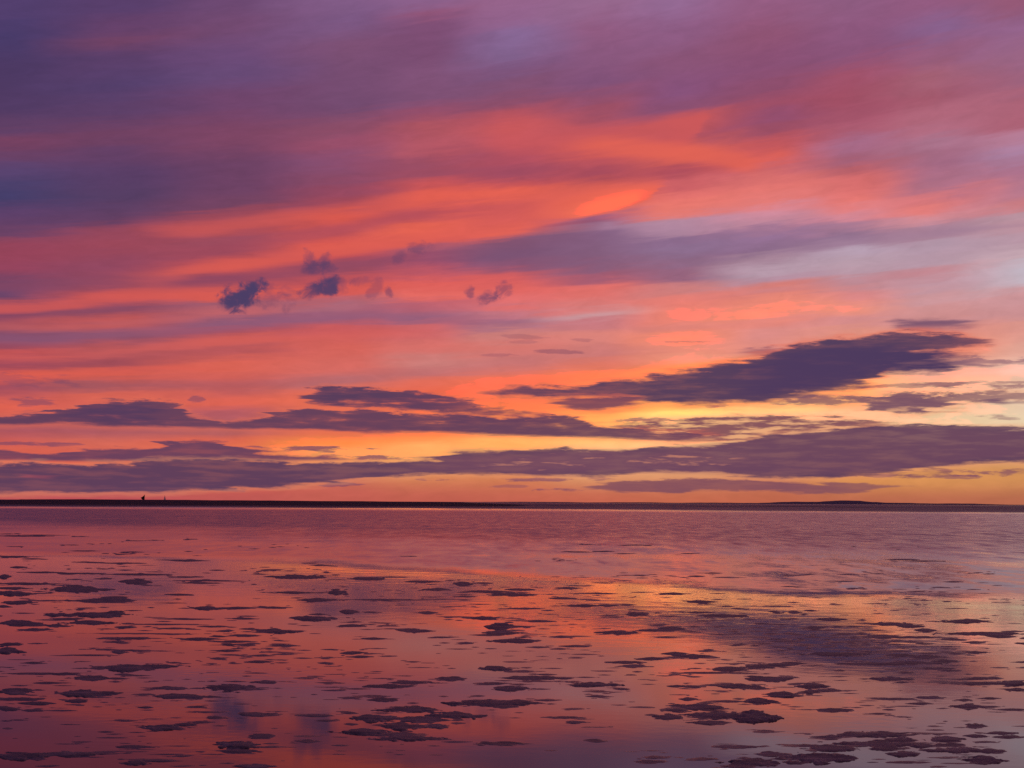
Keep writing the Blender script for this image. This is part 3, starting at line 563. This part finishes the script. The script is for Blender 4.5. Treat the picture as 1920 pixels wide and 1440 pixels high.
for (px, py, w, h) in list(LOBES):          # slivers trailing off the ends and lying beside each patch
    if w < 22: continue
    for q in range(rnd.choice((1, 2, 2, 3, 4))):
        sd = rnd.choice((-1, 1))
        LOBES.append((px + sd * w * rnd.uniform(0.2, 0.75), py + rnd.gauss(0, 0.45) * h + rnd.uniform(-1, 1), w * rnd.uniform(0.15, 0.55), max(1.2, h * rnd.uniform(0.10, 0.34))))
for k in range(230):                        # the small scraps between them, in drifts, also to the sides of the frame
    y = 1016 + 300 * rnd.random() ** 1.25 if rnd.random() < 0.8 else rnd.uniform(1100, 1430)
    x = rnd.uniform(-330, 2250)
    dens = 1.0 if y > 1065 else (0.7 if x < 700 else 0.3)
    if 700 < x < 1300 and y > 1300: dens = 0.4
    if rnd.random() > dens: continue
    gsz = rnd.uniform(0.5, 1.5)
    for q in range(rnd.randint(2, 12)):
        xx, yy_ = x + rnd.gauss(0, 60) * gsz, y + rnd.gauss(0, 5) * gsz * (0.5 + (y - 1000) / 200)
        sz = (0.6 + (yy_ - 1000) / 700) * rnd.choice((0.5, 0.7, 1.0, 1.0, 1.6))
        LOBES.append((xx, max(yy_, 1012), rnd.uniform(9, 34) * sz, rnd.uniform(1.1, 2.3) * (0.4 + 0.6 * sz)))
for k in range(190):                        # the half-drowned shoal
    a_ = rnd.gauss(0, 1); x = 1590 + a_ * 130; y = 1205 + a_ * 10 + rnd.gauss(0, 15)
    LOBES.append((x, y, rnd.uniform(12, 44), rnd.uniform(1.4, 3.4)))
for k in range(230):                        # more of the flat outside the frame
    x = rnd.uniform(-330, -20) if rnd.random() < 0.35 else (rnd.uniform(1940, 2250) if rnd.random() < 0.5 else rnd.uniform(-330, 2250))
    y = rnd.uniform(1070, 1500) if (x < -10 or x > 1930) else rnd.uniform(1450, 1560)
    LOBES.append((x, y, rnd.uniform(25, 90), rnd.uniform(3, 13)))

T0, T1, S0, S1 = -1320.0, 1320.0, 52.0, 640.0
gt = np.arange(T0, T1, 1.5); gs = np.arange(S0, S1, 0.7)
GT, GS = np.meshgrid(gt, gs)
FIELD = np.full(GT.shape, -9.0); ZH = np.full(GT.shape, 0.012)
EN = 0.8 * fbm(GT / 46.0, GS / 6.5, 4, 0.5) + 0.6 * fbm(GT / 15.0 + 40, GS / 2.4, 3, 0.55)                 # ragged outlines
for (px, py, w, h) in LOBES:
    t, s = ground_ts(px, py)
    if s < S0 + 3 or s > S1 - 5: continue
    a_, b_ = max(w, 3) * 0.64, max(h, 1.3) * 0.53
    j0, j1 = np.searchsorted(gt, (t - 1.5 * a_, t + 1.5 * a_)); i0, i1 = np.searchsorted(gs, (s - 2.0 * b_ - 1, s + 2.0 * b_ + 1))
    if j1 - j0 < 2 or i1 - i0 < 2: continue
    sl = (slice(i0, i1), slice(j0, j1))
    q = (np.abs(GT[sl] - t) / a_) ** 1.2 + (np.abs(GS[sl] - s) / b_) ** 1.5
    f = 1.0 - q + 0.8 * EN[sl] * min(1.0, 0.25 + b_ / 6)
    zmax = min(0.020, 0.17 * h / s * HC) * (0.8 + 0.4 * rnd.random())
    better = f > FIELD[sl]
    FIELD[sl] = np.where(better, f, FIELD[sl]); ZH[sl] = np.where(better, zmax, ZH[sl])
YM = HC * FPX / GS; XM = GT / FPX * YM
for _ in range(2):                                    # smooth the level change where lobes meet
    ZH[1:-1, 1:-1] = (ZH[1:-1, 1:-1] * 2 + ZH[:-2, 1:-1] + ZH[2:, 1:-1] + ZH[1:-1, :-2] + ZH[1:-1, 2:]) / 6
RP = fbm(XM * 2.0, YM * 5.5, 3, 0.6)                 # sand ripples
ZZ = ZH * np.tanh(2.6 * np.clip(FIELD, -1.5, 2)) * (1 + 0.85 * RP)
ZZ = np.where(FIELD < -1.2, -0.02, ZZ); ZZ = np.maximum(ZZ, -0.02)
mask = ZZ > -0.0015
lab = np.zeros(mask.shape, int); nl = 0
idx = np.argwhere(mask)
H_, W_ = mask.shape
mk = mask.tolist(); lb = [[0] * W_ for _ in range(H_)]
for i, j in idx.tolist():
    if lb[i][j]: continue
    nl += 1; stack = [(i, j)]; lb[i][j] = nl
    while stack:
        a_, b_ = stack.pop()
        for c_, d_ in ((a_ + 1, b_), (a_ - 1, b_), (a_, b_ + 1), (a_, b_ - 1)):
            if 0 <= c_ < H_ and 0 <= d_ < W_ and mk[c_][d_] and not lb[c_][d_]:
                lb[c_][d_] = nl; stack.append((c_, d_))
lab = np.array(lb)
P3 = np.stack([XM, YM, ZZ], -1).reshape(-1, 3)
vid = np.arange(H_ * W_).reshape(H_, W_)
quads = np.stack([vid[:-1, :-1], vid[1:, :-1], vid[1:, 1:], vid[:-1, 1:]], -1).reshape(-1, 4)
ql = np.maximum.reduce([lab[:-1, :-1], lab[1:, :-1], lab[1:, 1:], lab[:-1, 1:]]).reshape(-1)
keep = ql > 0
quads = quads[keep]; ql = ql[keep]
order = np.argsort(ql, kind='stable'); quads = quads[order]; ql = ql[order]
bounds = np.searchsorted(ql, np.arange(1, nl + 2))
# area in view, to pick the largest
vis = np.zeros(nl + 1)
inframe = ((GT > -965) & (GT < 965) & (GS < 505) & (ZZ > 0))
np.add.at(vis, lab[inframe], 1)
rank = sorted(range(1, nl + 1), key=lambda k: -vis[k])
big = [k for k in rank if vis[k] > 12][:300]
bigset = set(big)
def patch(name, q, parent, kind=None):
    u, inv = np.unique(q.ravel(), return_inverse=True)
    return add_mesh(name, P3[u], inv.reshape(-1, 4), MS, parent, True, kind)
for k in big:
    patch("sand_patch", quads[bounds[k - 1]:bounds[k]], flat)
rest = np.concatenate([quads[bounds[k - 1]:bounds[k]] for k in range(1, nl + 1) if k not in bigset])
patch("scattered_sand", rest, flat, 'stuff')
print("patches", nl, len(big), "rest quads", len(rest))

# ------------------------------------------------------------------ the bank across the channel
tt = np.linspace(-0.85, 0.85, 1400)
yy = 330.0 * (7000 / 330.0) ** np.linspace(0, 1, 150)
TT, YY = np.meshgrid(tt, yy)
XX = TT * YY
PXX = TT * FPX + 960
edge = np.interp(PXX, [-800, 0, 480, 960, 1440, 1920, 2700], [425, 430, 445, 440, 405, 362, 340])
edge = edge + 22 * fbm(XX / 45.0, YY / 120.0, 5, 0.6)
n_long = fbm(XX / 150.0, YY / 28.0, 4)
rise = np.clip((YY - edge) / 40.0, -1, 1)
lev = np.interp(PXX, [-800, 600, 1000, 2700], [0.28, 0.26, 0.17, 0.13])
Z = lev * rise + 0.16 * n_long * np.clip((YY - edge) / 30.0, 0, 1)
crest = np.interp(PXX, [-900, -20, 25, 45, 90, 420, 560, 700, 860, 1000], [1.6, 1.9, 2.05, 2.62, 2.72, 2.68, 2.55, 2.42, 2.1, 0.2])
crest = crest + 0.26 * fbm(XX / 60.0, YY / 300.0, 5, 0.6)
sm = np.clip((YY - edge - 30) / (850.0 - edge), 0, 1); sm = sm * sm * (3 - 2 * sm)
fall = np.clip((YY - 900) / 350.0, 0, 1); fall = fall * fall * (3 - 2 * fall)
Z = np.maximum(Z, crest * sm * (1 - fall) + 0.04 * n_long - 0.02 * (1 - sm))
Z = np.where(YY > 3000, np.minimum(Z, 0.1), Z)
add_mesh("sandbank", np.stack([XX.ravel(), YY.ravel(), Z.ravel()], -1), grid_faces(*XX.shape)[:, ::-1], MB_, kind='structure')

# ------------------------------------------------------------------ low hills on the far coast
DH = 12000.0
hp = np.array([(-900,0.3),(-300,0.6),(300,0.3),(900,0.4),(975,1.0),(1060,1.0),(1100,0.5),(1150,0.9),(1220,1.2),(1260,0.6),(1330,1.3),(1400,1.0),(1435,1.2),(1470,2.9),(1500,3.4),(1525,2.7),(1548,4.0),(1570,5.2),(1596,5.7),(1606,4.6),(1622,3.2),(1650,2.6),(1690,2.2),(1740,1.6),(1790,1.9),(1830,1.3),(1870,0.5),(1930,0.4),(2000,1.2),(2300,2.0),(2800,0.8)])
hx = np.linspace(-900, 2800, 900)
prof = np.interp(hx, hp[:, 0], hp[:, 1])
prof = np.convolve(np.pad(prof, 4, 'edge'), np.ones(9) / 9, 'valid')
prof = prof + 0.25 * fbm(hx / 30.0, hx * 0, 4) * np.clip(prof, 0.3, 2)
hz = 1.3 * np.maximum(prof, 0.0) * DH / FPX + HC
cross = np.array([(-1.0, 0.0), (-0.75, 0.35), (-0.5, 0.68), (-0.25, 0.92), (0, 1.0), (0.3, 0.85), (0.7, 0.4), (1.0, 0.0)])
V = []
for u, hgt in cross:
    for x, z in zip(hx, hz):
        d = DH + u * 900.0
        V.append(((x - 960) / FPX * DH, d, max(z * hgt, -2 if hgt == 0 else 0) + (0.06 * z * math.sin(x * 0.21 + u * 5) if 0 < hgt < 1 else 0) - (2.0 if hgt == 0 else 0)))
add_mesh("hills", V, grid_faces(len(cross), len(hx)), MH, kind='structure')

# ------------------------------------------------------------------ two sailing boats beyond the bank
MHULL = plain_material("dark_hull_paint", (0.018, 0.018, 0.022), (0.03, 0.03, 0.034), 2.0, 0.5, 0.4)
MSPAR = plain_material("dark_spar", (0.03, 0.025, 0.022), (0.05, 0.04, 0.035), 3.0, 0.6, 0.3)
def sail_material(name, c, transl):
    m, nt, b, p = new_mat(name)
    g = b.new('ShaderNodeNewGeometry')
    cc = b.mix(b.noise(g.outputs['Position'], 1.2, 3, 0.5), c, tuple(v * 0.8 for v in c))
    nt.links.new(cc, p.inputs['Base Color'])
    p.inputs['Roughness'].default_value = 0.9
    p.inputs['Specular IOR Level'].default_value = 0.1
    t = b.new('ShaderNodeBsdfTranslucent'); nt.links.new(cc, t.inputs[0])
    mx = b.new('ShaderNodeMixShader'); mx.inputs[0].default_value = transl
    nt.links.new(p.outputs[0], mx.inputs[1]); nt.links.new(t.outputs[0], mx.inputs[2])
    nt.links.new(mx.outputs[0], nt.nodes['Material Output'].inputs['Surface'])
    return m
MTAN = sail_material("tan_sailcloth", (0.05, 0.025, 0.02), 0.2)
MPALE = sail_material("pale_sailcloth", (0.9, 0.82, 0.78), 0.92)

def hull_mesh(L, beam, depth, n=15):
    V = []; F = []
    for i in range(n):
        u = i / (n - 1)
        w = beam / 2 * (math.sin(math.pi * min(1, 0.12 + 0.88 * u) ** 0.8) ** 0.6 if u < 1 else 0.02)
        w = max(w, 0.02)
        sheer = 0.12 * depth * (2 * u - 1) ** 2
        keel = -0.45 * depth * math.sin(math.pi * (0.15 + 0.8 * u))
        x = (u - 0.5) * L
        top = 0.55 * depth + sheer
        V += [(x, -w, top), (x, -w * 0.86, 0.1 * depth), (x, 0, keel), (x, w * 0.86, 0.1 * depth), (x, w, top), (x, 0, top + 0.05)]
    for i in range(n - 1):
        for k in range(6):
            F.append((i * 6 + k, i * 6 + (k + 1) % 6, (i + 1) * 6 + (k + 1) % 6, (i + 1) * 6 + k))
    F.append(tuple(range(5, -1, -1))); F.append(tuple((n - 1) * 6 + k for k in range(6)))
    return V, F

def tube(p0, p1, r0, r1, n=8):
    p0 = np.array(p0, float); p1 = np.array(p1, float); d = (p1 - p0) / np.linalg.norm(p1 - p0)
    u = np.cross(d, (0, 1, 0.1)); u /= np.linalg.norm(u); v = np.cross(d, u)
    V = []
    for p, r in ((p0, r0), (p1, r1)):
        for k in range(n):
            a = 2 * math.pi * k / n
            V.append(p + r * (math.cos(a) * u + math.sin(a) * v))
    F = [(k, (k + 1) % n, n + (k + 1) % n, n + k) for k in range(n)] + [tuple(range(n - 1, -1, -1)), tuple(range(n, 2 * n))]
    return V, F

def sail_mesh(tack, clew, head, peak, belly, n=10, thick=0.03):
    """a cambered four-cornered (or three-cornered) sail with thickness"""
    V = []; F = []
    t, c_, h_, p_ = (np.array(q, float) for q in (tack, clew, head, peak))
    for s_ in (0, 1):
        for i in range(n + 1):
            for j in range(n + 1):
                u, v = j / n, i / n
                q = (t * (1 - u) + c_ * u) * (1 - v) + (h_ * (1 - u) + p_ * u) * v
                q = q + np.array([0, belly * math.sin(math.pi * u) * (0.4 + 0.6 * math.sin(math.pi * min(1, v + 0.15))) + s_ * thick, 0])
                V.append(q)
    m = (n + 1) ** 2
    for s_ in (0, 1):
        for i in range(n):
            for j in range(n):
                a = s_ * m + i * (n + 1) + j
                f = (a, a + 1, a + n + 2, a + n + 1)
                F.append(f if s_ else f[::-1])
    ring = [j for j in range(n + 1)] + [i * (n + 1) + n for i in range(1, n + 1)] + [n * (n + 1) + j for j in range(n - 1, -1, -1)] + [i * (n + 1) for i in range(n - 1, 0, -1)]
    for k in range(len(ring)):
        a, b = ring[k], ring[(k + 1) % len(ring)]
        F.append((a, b, b + m, a + m))
    return V, F

def boat(px, Y, rz, label):
    t = (px - 960) / FPX
    e = bpy.data.objects.new("sailing_boat", None); col.objects.link(e)
    d = ray(px, 937)
    e.location = (d[0] / d[1] * Y, Y, 0.0)
    e.rotation_euler = (0, 0, rz)
    e['label'] = label; e['category'] = 'sailing boat'; e['group'] = 'boats under sail beyond the sandbank'
    return e

# working boat with gaff main and a big jib, dark against the sky
b1 = boat(268, 1500.0, 0.12, "black silhouetted sailing boat with a full dark peaked sail beyond the sandbank")
add_mesh("hull", *hull_mesh(7.6, 2.5, 1.9), MHULL, b1)
add_mesh("mast", *tube((0.9, 0, 0.4), (0.9, 0, 8.3), 0.10, 0.06), MSPAR, b1)
add_mesh("boom", *tube((0.9, 0.12, 2.2), (-2.4, 0.5, 2.3), 0.07, 0.05), MSPAR, b1)
add_mesh("gaff", *tube((0.9, 0.1, 6.2), (1.95, 0.35, 9.4), 0.06, 0.04), MSPAR, b1)
add_mesh("mainsail", *sail_mesh((1.85, 0.10, 1.7), (-2.0, 0.45, 1.7), (1.95, 0.2, 9.3), (1.6, 0.35, 9.0), 0.5), MTAN, b1)
add_mesh("headsail", *sail_mesh((0.9, -0.1, 1.6), (-2.6, -0.1, 5.2), (1.7, -0.1, 8.4), (1.5, -0.1, 8.2), 0.45), MTAN, b1)
# slender yacht further off
b2 = boat(308.5, 2600.0, -0.5, "small pale reddish triangular sail of a far yacht beside the black sailing boat")
add_mesh("hull", *hull_mesh(9.5, 2.9, 2.0), MHULL, b2)
add_mesh("mast", *tube((0.6, 0, 0.4), (0.6, 0, 13.2), 0.11, 0.06), MSPAR, b2)
add_mesh("boom", *tube((0.6, 0, 2.2), (-3.2, 0.3, 2.3), 0.08, 0.06), MSPAR, b2)
add_mesh("mainsail", *sail_mesh((0.45, 0.08, 2.4), (-3.1, 0.3, 2.45), (0.5, 0.05, 13.0), (0.35, 0.07, 12.9), 0.4), MPALE, b2)
add_mesh("headsail", *sail_mesh((4.4, -0.05, 1.5), (0.9, -0.3, 1.9), (0.75, -0.05, 11.6), (0.68, -0.05, 11.5), 0.4), MPALE, b2)
